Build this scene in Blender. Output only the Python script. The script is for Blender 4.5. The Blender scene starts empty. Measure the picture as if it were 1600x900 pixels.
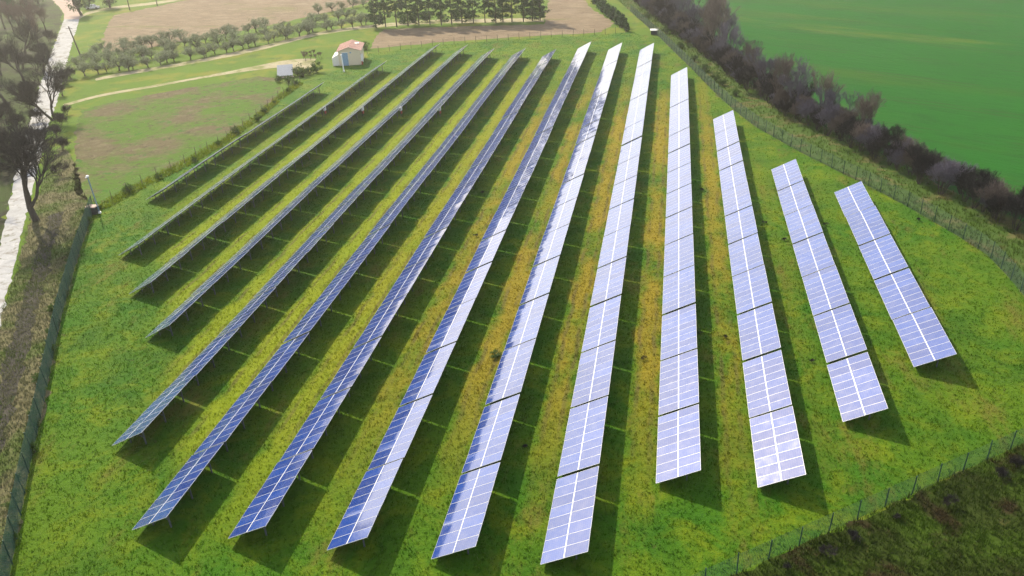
import bpy, math, random
import numpy as np
from mathutils import Vector, Matrix

rng = np.random.default_rng(7)
random.seed(7)
C = bpy.context.scene.collection
scene = bpy.context.scene

# ------------------------------------------------------------------ camera
F, PITCH, YAW, ROLL, CH = 1245.22, 0.49912, 0.20425, -0.04645, 39.103   # focal in 1600-px units
ROW0, RSTEP, TILT, HLOW, PW = -67.806, 6.8468, 0.4883, 0.40, 3.34

def cam_axes():
    cy, sy, cp, sp = math.cos(YAW), math.sin(YAW), math.cos(PITCH), math.sin(PITCH)
    fw = Vector((-sy*cp, cy*cp, -sp)); rt = Vector((cy, sy, 0)); up = rt.cross(fw)
    cr, sr = math.cos(ROLL), math.sin(ROLL)
    return rt*cr + up*sr, up*cr - rt*sr, fw
RT, UP, FW = cam_axes()

def at(u, v, z=0.0):
    """ground point seen at pixel (u, v) of the 1600x900 photograph"""
    d = FW + RT*((u-800)/F) - UP*((v-450)/F)
    t = (z-CH)/d.z
    return Vector((d.x*t, d.y*t, z))

cd = bpy.data.cameras.new('camera'); cam = bpy.data.objects.new('camera', cd); C.objects.link(cam)
M = Matrix((RT, UP, -FW)).transposed().to_4x4(); M.translation = (0, 0, CH)
cam.matrix_world = M
cd.sensor_width = 36; cd.lens = F/1600*36; cd.clip_start = 0.5; cd.clip_end = 12000
scene.camera = cam

# ------------------------------------------------------------------ object helpers
def tag(o, label=None, cat=None, group=None, kind=None):
    if label: o['label'] = label
    if cat: o['category'] = cat
    if group: o['group'] = group
    if kind: o['kind'] = kind
    return o

def link(name, me, mats=(), parent=None):
    o = bpy.data.objects.new(name, me); C.objects.link(o)
    if me is not None:
        for m in mats:
            if m.name not in [x.name for x in me.materials if x]: me.materials.append(m)
    if parent: o.parent = parent
    return o

def empty(name, loc=(0, 0, 0), rz=0.0):
    o = bpy.data.objects.new(name, None); C.objects.link(o)
    o.location = loc; o.rotation_euler = (0, 0, rz); o.empty_display_size = 0.3
    return o

def copy_tree(o, parent=None):
    c = o.copy(); C.objects.link(c)
    if parent: c.parent = parent
    for ch in list(o.children):
        copy_tree(ch, c)
    return c

def np_mesh(name, V, faces, mat_idx=None, smooth=False):
    """faces: (m,k) int array or list of such arrays"""
    if not isinstance(faces, list): faces = [faces]
    me = bpy.data.meshes.new(name)
    V = np.asarray(V, np.float32)
    me.vertices.add(len(V)); me.vertices.foreach_set('co', V.ravel())
    loops = np.concatenate([f.ravel() for f in faces]).astype(np.int32)
    tot = np.concatenate([np.full(len(f), f.shape[1]) for f in faces]).astype(np.int32)
    st = np.concatenate([[0], np.cumsum(tot)[:-1]]).astype(np.int32)
    me.loops.add(len(loops)); me.loops.foreach_set('vertex_index', loops)
    me.polygons.add(len(tot)); me.polygons.foreach_set('loop_start', st); me.polygons.foreach_set('loop_total', tot)
    if mat_idx is not None: me.polygons.foreach_set('material_index', np.asarray(mat_idx, np.int32))
    me.polygons.foreach_set('use_smooth', np.full(len(tot), smooth))
    me.update(calc_edges=True)
    return me

class MB:
    """collects boxes, bars and prisms into one mesh"""
    def __init__(s): s.v = []; s.f = []; s.m = []
    def face(s, pts, mi=0):
        n = len(s.v); s.v += [tuple(p) for p in pts]; s.f.append(list(range(n, n+len(pts)))); s.m.append(mi)
    def hexa(s, p, mi=0):
        n = len(s.v); s.v += [tuple(q) for q in p]
        for q in ((3, 2, 1, 0), (4, 5, 6, 7), (0, 1, 5, 4), (1, 2, 6, 5), (2, 3, 7, 6), (3, 0, 4, 7)):
            s.f.append([n+i for i in q]); s.m.append(mi)
    def box(s, c, d, mi=0):
        x, y, z = c; a, b, e = d[0]/2, d[1]/2, d[2]/2
        s.hexa([(x-a, y-b, z-e), (x+a, y-b, z-e), (x+a, y+b, z-e), (x-a, y+b, z-e),
                (x-a, y-b, z+e), (x+a, y-b, z+e), (x+a, y+b, z+e), (x-a, y+b, z+e)], mi)
    def bar(s, p, q, w, h=None, mi=0):
        p, q = Vector(p), Vector(q); h = h or w; d = (q-p).normalized()
        r = Vector((0, 0, 1)) if abs(d.z) < 0.95 else Vector((0, 1, 0))
        a = d.cross(r).normalized()*(w/2); b = d.cross(a).normalized()*(h/2)
        s.hexa([p-a-b, p+a-b, p+a+b, p-a+b, q-a-b, q+a-b, q+a+b, q-a+b], mi)
    def tube(s, p, q, r0, r1=None, n=8, mi=0):
        p, q = Vector(p), Vector(q); r1 = r0 if r1 is None else r1; d = (q-p).normalized()
        r = Vector((0, 0, 1)) if abs(d.z) < 0.95 else Vector((0, 1, 0))
        a = d.cross(r).normalized(); b = d.cross(a).normalized(); k = len(s.v)
        for c, rr in ((p, r0), (q, r1)):
            for i in range(n):
                t = 2*math.pi*i/n; s.v.append(tuple(c + a*(rr*math.cos(t)) + b*(rr*math.sin(t))))
        for i in range(n):
            j = (i+1) % n; s.f.append([k+i, k+j, k+n+j, k+n+i]); s.m.append(mi)
        s.f.append([k+i for i in range(n)][::-1]); s.m.append(mi)
        s.f.append([k+n+i for i in range(n)]); s.m.append(mi)
    def mesh(s, name):
        me = bpy.data.meshes.new(name); me.from_pydata(s.v, [], s.f)
        me.polygons.foreach_set('material_index', s.m); me.update(); return me
    def build(s, name, mats, parent=None):
        if not isinstance(mats, (list, tuple)): mats = [mats]
        return link(name, s.mesh(name), mats, parent)

# ------------------------------------------------------------------ materials
class N:
    def __init__(s, name):
        s.m = bpy.data.materials.new(name); s.m.use_nodes = True; s.t = s.m.node_tree
        s.t.nodes.clear(); s.out = s.t.nodes.new('ShaderNodeOutputMaterial')
    def n(s, typ, ins=None, **kw):
        nd = s.t.nodes.new(typ)
        for k, v in kw.items(): setattr(nd, k, v)
        for k, v in (ins or {}).items():
            i = nd.inputs[k]
            if hasattr(v, 'is_linked') or isinstance(v, bpy.types.NodeSocket): s.t.links.new(v, i)
            else: i.default_value = v
        return nd
    def pos(s): return s.n('ShaderNodeNewGeometry').outputs['Position']
    def noise(s, scale, detail=4, rough=0.55, vec=None, stretch=None, dist=0.0):
        vec = vec or s.pos()
        if stretch:
            vec = s.n('ShaderNodeVectorMath', {0: vec, 1: stretch}, operation='MULTIPLY').outputs[0]
        return s.n('ShaderNodeTexNoise', {'Vector': vec, 'Scale': scale, 'Detail': detail, 'Roughness': rough, 'Distortion': dist}).outputs['Fac']
    def step(s, x, a, b):
        return s.n('ShaderNodeMapRange', {'Value': x, 'From Min': a, 'From Max': b}, interpolation_type='SMOOTHSTEP').outputs[0]
    def math(s, op, a, b=0.0):
        return s.n('ShaderNodeMath', {0: a, 1: b}, operation=op).outputs[0]
    def mix(s, f, a, b, blend='MIX'):
        nd = s.n('ShaderNodeMix', data_type='RGBA', blend_type=blend)
        for i, v in ((0, f), (6, a), (7, b)):
            if isinstance(v, bpy.types.NodeSocket): s.t.links.new(v, nd.inputs[i])
            else: nd.inputs[i].default_value = v if i == 0 else (*v, 1)
        return nd.outputs[2]
    def surf(s, color, rough=0.9, bump=None, bdist=0.1, bstr=0.6, spec=0.3, transl=0.0, **kw):
        ins = {'Roughness': rough, 'Specular IOR Level': spec}
        p = s.n('ShaderNodeBsdfPrincipled', ins)
        for k, v in kw.items():
            i = p.inputs[k.replace('_', ' ')]
            if isinstance(v, bpy.types.NodeSocket): s.t.links.new(v, i)
            else: i.default_value = v
        if isinstance(color, bpy.types.NodeSocket): s.t.links.new(color, p.inputs['Base Color'])
        else: p.inputs['Base Color'].default_value = (*color, 1)
        if bump is not None:
            b = s.n('ShaderNodeBump', {'Height': bump, 'Strength': bstr, 'Distance': bdist})
            s.t.links.new(b.outputs[0], p.inputs['Normal'])
        o = p.outputs[0]
        if transl > 0:
            t = s.n('ShaderNodeBsdfTranslucent')
            if isinstance(color, bpy.types.NodeSocket): s.t.links.new(color, t.inputs[0])
            else: t.inputs[0].default_value = (*color, 1)
            mx = s.n('ShaderNodeMixShader', {0: transl}); s.t.links.new(o, mx.inputs[1]); s.t.links.new(t.outputs[0], mx.inputs[2]); o = mx.outputs[0]
        s.t.links.new(o, s.out.inputs['Surface'])
        return s.m

def plain(name, col, rough=0.6, metal=0.0, var=0.25, scale=3.0, spec=0.4):
    k = N(name); f = k.noise(scale, 5)
    c = k.mix(f, tuple(x*(1-var) for x in col), tuple(min(1, x*(1+var)) for x in col))
    return k.surf(c, rough, spec=spec, Metallic=metal)

def grass_color(k):
    big = k.noise(0.055, 6, 0.6); mid = k.noise(0.30, 8, 0.68, dist=0.5); fine = k.noise(3.4, 6, 0.75)
    tuft = k.noise(1.3, 7, 0.75, dist=0.3)
    c = k.mix(k.step(big, 0.36, 0.64), (0.034, 0.130, 0.002), (0.080, 0.160, 0.003))
    c = k.mix(k.step(mid, 0.44, 0.68), c, (0.125, 0.185, 0.003))
    c = k.mix(k.math('MULTIPLY', k.step(k.noise(0.12, 7, 0.66, dist=0.6), 0.48, 0.66), 0.6), c, (0.020, 0.088, 0.002))
    c = k.mix(k.math('MULTIPLY', k.step(tuft, 0.48, 0.78), 0.55), c, (0.022, 0.090, 0.002))
    dry = k.noise(0.17, 8, 0.72, stretch=(1.3, 0.55, 1))
    c = k.mix(k.math('MULTIPLY', k.step(dry, 0.52, 0.70), 0.65), c, (0.150, 0.120, 0.025))
    # mown, worn lanes between the rows, with sunlight painted into the left ones
    x = k.n('ShaderNodeSeparateXYZ', {0: k.pos()})
    ph = k.math('FRACT', k.math('DIVIDE', k.math('SUBTRACT', x.outputs[0], ROW0-68.468), RSTEP))
    wig = k.math('MULTIPLY', k.math('SUBTRACT', k.noise(0.25, 4), 0.5), 0.5)
    d = k.math('ABSOLUTE', k.math('SUBTRACT', k.math('ADD', ph, wig), 0.84))
    lane = k.step(d, 0.24, 0.06)
    xr = k.math('MULTIPLY', k.step(x.outputs[0], -50.0, -22.0), k.step(x.outputs[0], 16.0, 4.0))
    yr = k.math('MULTIPLY', k.step(x.outputs[1], 34.0, 60.0), k.step(x.outputs[1], 172.0, 120.0))
    wear = k.math('MULTIPLY', k.math('MULTIPLY', lane, k.math('MULTIPLY', xr, yr)), k.step(k.noise(0.11, 6, 0.65, stretch=(1, .5, 1)), 0.34, 0.54))
    c = k.mix(k.math('MULTIPLY', wear, 0.75), c, (0.29, 0.20, 0.016))
    xl = k.math('MULTIPLY', k.step(x.outputs[0], -66.0, -58.0), k.step(x.outputs[0], -18.0, -34.0))
    near = k.math('SUBTRACT', x.outputs[1], k.math('MAXIMUM', k.math('SUBTRACT', -13.0, k.math('MULTIPLY', x.outputs[0], 1.5)), 33.0))
    far = k.math('SUBTRACT', k.math('MINIMUM', k.math('ADD', 250.0, k.math('MULTIPLY', x.outputs[0], 1.65)), 172.0), x.outputs[1])
    xl = k.math('MULTIPLY', xl, k.math('MULTIPLY', k.step(near, -1.0, 6.0), k.step(far, -2.0, 5.0)))
    c = k.mix(k.math('MULTIPLY', k.math('MULTIPLY', lane, xl), 0.8), c, (0.215, 0.270, 0.004))  # sunlit yellow-green glow put into the left lanes' colour
    # wheel ruts of the mower, two along each lane
    for cen in (0.735, 0.915):
        dd = k.math('ABSOLUTE', k.math('SUBTRACT', k.math('ADD', ph, k.math('MULTIPLY', wig, 0.25)), cen))
        rut = k.math('MULTIPLY', k.step(dd, 0.040, 0.012), k.math('MULTIPLY', k.step(k.noise(0.2, 5, 0.65), 0.40, 0.58), k.math('MAXIMUM', xl, k.math('MULTIPLY', xr, yr))))
        c = k.mix(k.math('MULTIPLY', rut, 0.6), c, (0.105, 0.085, 0.030))
    # bare soil spots
    soil = k.step(k.noise(0.42, 5, 0.6, dist=1.0), 0.67, 0.74)
    c = k.mix(k.math('MULTIPLY', soil, 0.6), c, (0.085, 0.055, 0.028))
    c = k.mix(k.math('MULTIPLY', k.step(fine, 0.40, 0.85), 0.35), c, (0.018, 0.060, 0.002))
    return c, fine, tuft

def mat_grass(name, transl=0.0, bump=True):
    k = N(name); c, fine, tuft = grass_color(k)
    h = k.math('ADD', fine, k.math('MULTIPLY', tuft, 1.5))
    return k.surf(c, 0.85, bump=h if bump else None, bdist=0.16, bstr=0.9, spec=0.15, transl=transl)

def mat_mix(name, cols, scales, rough=0.95, bscale=3.0, bdist=0.12, transl=0.0, stretch=None, bump=True):
    """layered noise of several colours: first is the base, then (colour, lo, hi, amount)"""
    k = N(name); c = None
    for (col, *r), sc in zip(cols, scales):
        if c is None:
            c = k.mix(k.noise(sc, 5), tuple(x*0.75 for x in col), tuple(x*1.25 for x in col))
        else:
            lo, hi, amt = r
            c = k.mix(k.math('MULTIPLY', k.step(k.noise(sc, 6, 0.65, stretch=stretch, dist=0.4), lo, hi), amt), c, col)
    return k.surf(c, rough, bump=k.noise(bscale, 7, 0.7) if bump else None, bdist=bdist, bstr=0.9, spec=0.15, transl=transl)

M_grass = mat_grass('park_grass'); M_blade = mat_grass('park_grass_blades', 0.45, False)
def mat_wheat():
    k = N('winter_wheat'); x = k.n('ShaderNodeSeparateXYZ', {0: k.pos()})
    ca, sa = math.cos(WANG), math.sin(WANG)
    across = k.math('ADD', k.math('MULTIPLY', x.outputs[0], -sa), k.math('MULTIPLY', x.outputs[1], ca))
    alongv = k.math('ADD', k.math('MULTIPLY', x.outputs[0], ca), k.math('MULTIPLY', x.outputs[1], sa))
    v = k.n('ShaderNodeCombineXYZ', {0: k.math('MULTIPLY', alongv, 0.22), 1: across}).outputs[0]
    c = k.mix(k.noise(0.05, 5), (0.003, 0.078, 0.001), (0.007, 0.112, 0.001))
    c = k.mix(k.math('MULTIPLY', k.step(k.noise(0.06, 7, 0.7, vec=v), 0.50, 0.68), 0.7), c, (0.036, 0.095, 0.002))
    c = k.mix(k.math('MULTIPLY', k.step(k.noise(0.035, 7, 0.7, vec=v), 0.57, 0.70), 0.65), c, (0.090, 0.125, 0.010))
    c = k.mix(k.math('MULTIPLY', k.step(k.noise(0.5, 6, 0.7, vec=v), 0.46, 0.72), 0.55), c, (0.003, 0.050, 0.002))
    wob = k.math('MULTIPLY', k.math('SUBTRACT', k.noise(0.03, 3), 0.5), 0.25)
    for ofs in (0.45, 0.58):          # tramlines, in pairs
        fr = k.math('FRACT', k.math('ADD', k.math('DIVIDE', across, 15.0), wob))
        ln = k.step(k.math('ABSOLUTE', k.math('SUBTRACT', fr, ofs)), 0.030, 0.012)
        c = k.mix(k.math('MULTIPLY', ln, k.math('MULTIPLY', k.step(k.noise(0.08, 4), 0.35, 0.6), 0.55)), c, (0.030, 0.050, 0.010))
    return k.surf(c, 0.9, bump=k.noise(1.2, 7, 0.75, vec=v), bdist=0.3, bstr=0.9, spec=0.15)
wa, wb_ = at(1330, 105), at(1600, 138)
WANG = math.atan2(wb_.y-wa.y, wb_.x-wa.x)
M_wheat = mat_wheat()
M_plough = mat_mix('ploughed_soil', [((0.20, 0.150, 0.100),), ((0.29, 0.235, 0.16), .46, .66, .7), ((0.12, 0.16, 0.02), .58, .70, .8), ((0.105, 0.078, 0.05), .50, .66, .7), ((0.30, 0.25, 0.18), .55, .7, .5)],
                   [0.08, 0.25, 0.06, 0.7, 1.8], stretch=(0.5, 1.4, 1), bscale=1.5, bdist=0.3)
M_plot = mat_mix('weedy_plot', [((0.115, 0.095, 0.052),), ((0.18, 0.155, 0.09), .48, .66, .7), ((0.065, 0.150, 0.008), .40, .58, .9), ((0.06, 0.043, 0.028), .52, .66, .75), ((0.03, 0.13, 0.008), .58, .68, .85), ((0.24, 0.20, 0.13), .58, .7, .5)],
                 [0.2, 0.6, 0.085, 0.8, 0.33, 1.6], bscale=1.5, bdist=0.3)
M_ditch = mat_mix('damp_bare_soil', [((0.050, 0.046, 0.042),), ((0.09, 0.085, 0.065), .5, .66, .7), ((0.03, 0.05, 0.012), .54, .68, .8)], [0.4, 0.8, 0.3])
M_wood_floor = mat_mix('woodland_floor', [((0.040, 0.062, 0.016),), ((0.030, 0.028, 0.020), .46, .62, .85), ((0.055, 0.11, 0.012), .54, .68, .8), ((0.12, 0.11, 0.08), .62, .72, .7)], [0.2, 0.14, 0.09, 0.25], bscale=1.5, bdist=0.3)
M_verge = mat_mix('dry_verge', [((0.135, 0.125, 0.065),), ((0.06, 0.105, 0.016), .44, .60, .85), ((0.055, 0.045, 0.03), .56, .68, .8), ((0.24, 0.21, 0.13), .58, .72, .7)], [0.3, 0.12, 0.25, 1.1])
M_scrub = mat_mix('rough_scrub', [((0.032, 0.050, 0.007),), ((0.045, 0.085, 0.006), .46, .62, .85), ((0.036, 0.022, 0.012), .50, .62, .85), ((0.10, 0.090, 0.03), .6, .72, .6)], [0.3, 0.15, 0.22, 0.9])
M_hverge = mat_mix('hedge_verge', [((0.055, 0.105, 0.016),), ((0.15, 0.12, 0.055), .5, .64, .7), ((0.03, 0.06, 0.012), .54, .68, .8)], [0.2, 0.3, 0.8])
M_meadow = mat_mix('meadow', [((0.080, 0.150, 0.010),), ((0.17, 0.18, 0.02), .48, .64, .8), ((0.05, 0.10, 0.014), .54, .68, .7), ((0.19, 0.15, 0.07), .6, .72, .6)], [0.06, 0.1, 0.3, 0.2])
M_road = mat_mix('pale_gravel', [((0.38, 0.385, 0.40),), ((0.52, 0.52, 0.53), .5, .7, .7), ((0.20, 0.18, 0.15), .50, .66, .8), ((0.12, 0.12, 0.05), .56, .68, .7)], [0.4, 1.0, 0.45, 0.8], bdist=0.06)
M_pinkroad = mat_mix('pink_gravel', [((0.40, 0.31, 0.27),), ((0.5, 0.42, 0.38), .5, .7, .7)], [0.4, 1.0], bdist=0.06)
M_track = mat_mix('pale_track', [((0.34, 0.30, 0.20),), ((0.42, 0.38, 0.28), .5, .7, .7), ((0.13, 0.16, 0.03), .48, .64, .8), ((0.15, 0.18, 0.04), .5, .7, .6)], [0.4, 1.0, 0.16, 0.7], bdist=0.06)

M_alu = plain('aluminium', (0.60, 0.61, 0.64), 0.35, 0.15, 0.05, 2)
M_strip = plain('white_cover_strip', (0.66, 0.67, 0.70), 0.45, 0.0, 0.04, 2)
M_steel = plain('galvanised_steel', (0.10, 0.115, 0.13), 0.5, 0.3, 0.2, 4)
M_back = plain('white_backsheet', (0.35, 0.36, 0.38), 0.6)

def mat_cell():
    k = N('solar_cells')
    oi = k.n('ShaderNodeObjectInfo'); tc = k.n('ShaderNodeTexCoord').outputs['Object']
    sx = k.n('ShaderNodeSeparateXYZ', {0: tc})
    def lines(v, pitch, w):
        fr = k.math('FRACT', k.math('ADD', k.math('DIVIDE', v, pitch), 50.0))
        return k.math('GREATER_THAN', k.math('ABSOLUTE', k.math('SUBTRACT', fr, 0.5)), 0.5-w)
    grid = k.math('MAXIMUM', lines(sx.outputs[0], 0.155, 0.020), lines(sx.outputs[1], 0.152, 0.020))
    bus = lines(k.math('ADD', sx.outputs[1], 0.02), 0.0507, 0.045)
    r = oi.outputs['Random']
    c = k.mix(r, (0.003, 0.030, 0.215), (0.007, 0.056, 0.330))
    c = k.mix(k.math('MULTIPLY', k.noise(9, 3, vec=tc), 0.35), c, (0.006, 0.03, 0.16))
    c = k.mix(k.math('MULTIPLY', bus, 0.12), c, (0.25, 0.32, 0.45))
    c = k.mix(k.math('MULTIPLY', grid, 0.28), c, (0.40, 0.45, 0.55))
    # thin uneven film of dust
    dust = k.math('MULTIPLY', k.step(k.noise(1.6, 5, 0.65), 0.38, 0.75), 0.11)
    c = k.mix(dust, c, (0.35, 0.33, 0.30))
    rough = k.math('ADD', k.math('MULTIPLY', r, 0.04), 0.07)
    rough = k.math('ADD', rough, k.math('MULTIPLY', dust, 0.7))
    return k.surf(c, rough, spec=0.5, IOR=GLASS_IOR, bump=k.noise(1.1, 2, 0.5), bdist=0.012, bstr=0.10, Coat_Weight=0.8, Coat_Roughness=0.05, Coat_IOR=1.6, Sheen_Weight=0.08, Sheen_Roughness=0.4, Sheen_Tint=(0.80, 0.84, 1.0, 1.0))
GLASS_IOR = 1.75
M_cell = mat_cell()

def mat_leaf(name, a, b, transl=0.35):
    k = N(name); oi = k.n('ShaderNodeObjectInfo').outputs['Random']
    c = k.mix(k.noise(1.7, 5, 0.7), a, b)
    c = k.mix(k.math('MULTIPLY', oi, 0.4), c, tuple(x*0.6 for x in a))
    return k.surf(c, 0.7, spec=0.2, transl=transl)
M_twig = mat_leaf('bare_twigs', (0.100, 0.089, 0.122), (0.220, 0.198, 0.240), 0.0)
M_twigdark = mat_leaf('dark_twigs', (0.022, 0.021, 0.024), (0.050, 0.044, 0.044), 0.0)
M_twigwarm = mat_leaf('grey_brown_twigs', (0.105, 0.082, 0.072), (0.21, 0.170, 0.150), 0.0)
M_twigbrown = mat_leaf('russet_twigs', (0.13, 0.085, 0.070), (0.20, 0.14, 0.115), 0.0)
M_bark = plain('bark', (0.060, 0.050, 0.042), 0.95, 0, 0.4, 6)
M_olive = mat_leaf('olive_leaves', (0.16, 0.195, 0.115), (0.31, 0.35, 0.23))
M_pine = mat_leaf('pine_needles', (0.035, 0.085, 0.030), (0.085, 0.150, 0.055))
M_ivy = mat_leaf('green_leaves', (0.035, 0.085, 0.015), (0.085, 0.15, 0.025))
M_dry = mat_leaf('dry_stalks', (0.16, 0.135, 0.07), (0.27, 0.23, 0.14), 0.3)
M_scrubblade = mat_mix('scrub_blades', [((0.040, 0.068, 0.009),), ((0.05, 0.10, 0.007), .46, .62, .85), ((0.050, 0.032, 0.018), .50, .62, .85), ((0.14, 0.12, 0.05), .6, .7, .7)], [0.3, 0.15, 0.22, 0.9], transl=0.3, bump=False)
M_vergeblade = mat_mix('verge_blades', [((0.145, 0.150, 0.080),), ((0.075, 0.125, 0.018), .44, .60, .85), ((0.08, 0.065, 0.04), .56, .68, .8), ((0.28, 0.25, 0.16), .58, .72, .7)], [0.3, 0.12, 0.25, 1.1], transl=0.3, bump=False)
M_hvblade = mat_mix('hedge_verge_blades', [((0.075, 0.13, 0.018),), ((0.17, 0.145, 0.065), .5, .64, .7), ((0.04, 0.08, 0.014), .54, .68, .8)], [0.2, 0.3, 0.8], transl=0.35, bump=False)
M_weed = mat_mix('weed_blades', [((0.14, 0.20, 0.010),), ((0.26, 0.27, 0.015), .48, .64, .8), ((0.05, 0.13, 0.008), .54, .68, .8)], [0.3, 0.2, 0.8], transl=0.5, bump=False)
M_post = plain('fence_post_paint', (0.020, 0.060, 0.050), 0.6, 0.1)
M_wire = plain('fence_wire', (0.025, 0.085, 0.065), 0.6, 0.1)
M_wood = plain('weathered_wood', (0.11, 0.09, 0.07), 0.9)
M_render = plain('cream_render', (0.68, 0.60, 0.45), 0.9, 0, 0.06)
M_whitewall = plain('white_render', (0.78, 0.76, 0.72), 0.9, 0, 0.05)
M_tile = plain('terracotta_tiles', (0.60, 0.39, 0.33), 0.85, 0, 0.18, 1.5)
M_bluedoor = plain('blue_door_paint', (0.20, 0.34, 0.50), 0.5)
M_white = plain('white_paint', (0.8, 0.8, 0.8), 0.5, 0, 0.04)
M_grey = plain('grey_sheet', (0.30, 0.33, 0.38), 0.35, 0.3)
M_dark = plain('dark_grey', (0.03, 0.035, 0.04), 0.6)  # plain dark colour of the boxes and wheels
M_pink = plain('pink_concrete', (0.50, 0.38, 0.34), 0.9)
M_bluepole = plain('blue_grey_paint', (0.16, 0.25, 0.33), 0.5)
M_red = plain('red_oxide', (0.35, 0.07, 0.04), 0.6)
M_glassd = plain('window_glass', (0.10, 0.13, 0.16), 0.1, 0, 0.1)

# ------------------------------------------------------------------ ground sheets
def pip(P, poly):
    x, y = P[:, 0], P[:, 1]; ins = np.zeros(len(P), bool); n = len(poly)
    for i in range(n):
        x1, y1 = poly[i]; x2, y2 = poly[(i+1) % n]
        c = (y1 > y) != (y2 > y)
        with np.errstate(divide='ignore', invalid='ignore'):
            xi = (x2-x1)*(y-y1)/(y2-y1)+x1
        ins ^= c & (x < xi)
    return ins

def ragged(poly, step=1.2, amp=0.5):
    out = []; n = len(poly)
    for i in range(n):
        a, b = np.array(poly[i][:2], float), np.array(poly[(i+1) % n][:2], float)
        L = np.linalg.norm(b-a); m = max(1, min(400, int(L/step)))
        nrm = np.array([-(b-a)[1], (b-a)[0]])/max(L, 1e-6)
        for j in range(m):
            out.append(a+(b-a)*(j/m)+nrm*rng.normal(0, amp*0.5)*(1 if j else 0))
    return out

def sheet(name, poly, mat, z, step=1.2, amp=0.5):
    pts = ragged([(p[0], p[1]) for p in poly], step, amp)
    me = bpy.data.meshes.new(name); me.from_pydata([(p[0], p[1], z) for p in pts], [], [list(range(len(pts)))]); me.update()
    if me.polygons[0].normal.z < 0: me.flip_normals()
    o = link(name, me, [mat]); o['kind'] = 'structure'; return o

def smooth_path(pts, n=6):
    pts = [Vector(p) for p in pts]; out = []
    for i in range(len(pts)-1):
        p0, p1, p2, p3 = pts[max(i-1, 0)], pts[i], pts[i+1], pts[min(i+2, len(pts)-1)]
        for j in range(n):
            t = j/n
            out.append(0.5*((2*p1)+(p2-p0)*t+(2*p0-5*p1+4*p2-p3)*t*t+(3*p1-p0-3*p2+p3)*t**3))
    out.append(pts[-1]); return out

def strip(name, L, R, mat, z, amp=0.25):
    """a road between two edge lines"""
    L, R = smooth_path(L), smooth_path(R)
    return sheet(name, [(p.x, p.y) for p in L]+[(p.x, p.y) for p in reversed(R)], mat, z, 0.9, amp)

def A(*uv): return [at(u, v) for u, v in uv]
def xy(pts): return [(p[0], p[1]) for p in pts]

gs = [(-2500, -2500), (2500, -2500), (2500, 2500), (-2500, 2500)]
me = np_mesh('ground', [(x, y, -0.004) for x, y in gs], np.array([[0, 1, 2, 3]]))
tag(link('ground', me, [M_meadow]), kind='structure')

FENCE_L = A((147, 328), (121, 405), (96, 495), (70, 625), (44, 745), (16, 900)) + [at(-6, 1000)]
FENCE_R = A((985, 18), (1032, 60), (1080, 107), (1118, 146), (1150, 175), (1185, 201), (1247, 236), (1310, 268), (1357, 291), (1427, 328), (1503, 373), (1540, 396), (1568, 425), (1604, 468), (1640, 520), (1668, 590), (1690, 660))
FENCE_S = [at(1690, 660), at(1600, 692), at(1561, 711), at(1153, 896), at(1010, 962)]
FENCE_B = A((574, 84), (640, 76), (690, 70), (760, 65), (860, 58), (940, 54), (985, 50))
FENCE_P = A((151, 327), (190, 306), (232, 284), (290, 255), (348, 222), (398, 186), (440, 150), (470, 128))
park = FENCE_L[::-1] + A((190, 306), (232, 284), (290, 255), (348, 222), (398, 186), (440, 150), (470, 128), (520, 112), (574, 90)) + FENCE_B + A((1032, 60)) + FENCE_R[2:] + FENCE_S
PARK = xy(park)
sheet('park_lawn', PARK, M_grass, 0.0, 1.0, 0.35)

hed = A((985, 0), (1060, 62), (1110, 100), (1160, 140), (1220, 180), (1290, 215), (1340, 240), (1400, 275), (1480, 315), (1540, 340), (1600, 375), (1690, 425))
hdir = (hed[0]-hed[2]).normalized()
HED = [hed[0]+hdir*160, hed[0]+hdir*70] + hed + [hed[-1]+(hed[-1]-hed[-2]).normalized()*40]
back = [p+Vector((2.6, 1.2, 0)) for p in HED]
sheet('wheat_field', xy(back) + [(700, 20), (1500, 900), (600, 2300), (100, 1500)], M_wheat, 0.004, 3.0, 0.6)
hv = FENCE_R + [at(1720, 640)] + back[::-1] + [FENCE_R[0]+hdir*160]
sheet('hedge_verge', xy(hv), M_hverge, 0.008, 1.5, 0.3)
scr = FENCE_S + [at(1000, 1100), at(1750, 1100), at(1850, 650)]
sheet('scrubland', xy(scr), M_scrub, 0.004, 1.0, 0.35)
ver = FENCE_L + [at(-200, 1000)] + A((-120, 760), (-20, 540), (20, 440), (50, 330), (78, 255), (98, 225), (118, 255), (130, 300))
sheet('dry_verge', xy(ver), M_verge, 0.004, 1.0, 0.4)
sheet('ditch', xy(A((99, 330), (80, 400), (62, 470), (40, 560), (14, 660), (-16, 770), (-56, 770), (-22, 660), (10, 560), (36, 470), (56, 400), (80, 335))), M_ditch, 0.012, 0.8, 0.4)
plot = A((118, 300), (117, 235), (118, 195), (128, 172), (180, 158), (262, 143), (340, 130), (405, 119), (432, 122), (440, 145), (398, 182), (348, 217), (290, 250), (232, 279), (190, 300), (150, 322))
sheet('weedy_plot', xy(plot), M_plot, 0.004, 1.0, 0.5)
pf1 = A((160, 82), (165, 45), (178, 24), (262, 6), (330, -8), (620, -60), (640, -20), (560, 8), (420, 40), (300, 62), (215, 78))
sheet('ploughed_field', xy(pf1), M_plough, 0.004, 2.0, 0.8)
pf2 = A((578, 76), (584, 62), (600, 46), (700, 42), (850, 38), (856, 8), (860, -30), (890, -30), (925, 14), (960, 36), (940, 50), (860, 55), (760, 61), (690, 66))
sheet('ploughed_field', xy(pf2), M_plough, 0.004, 2.0, 0.6)
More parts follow.
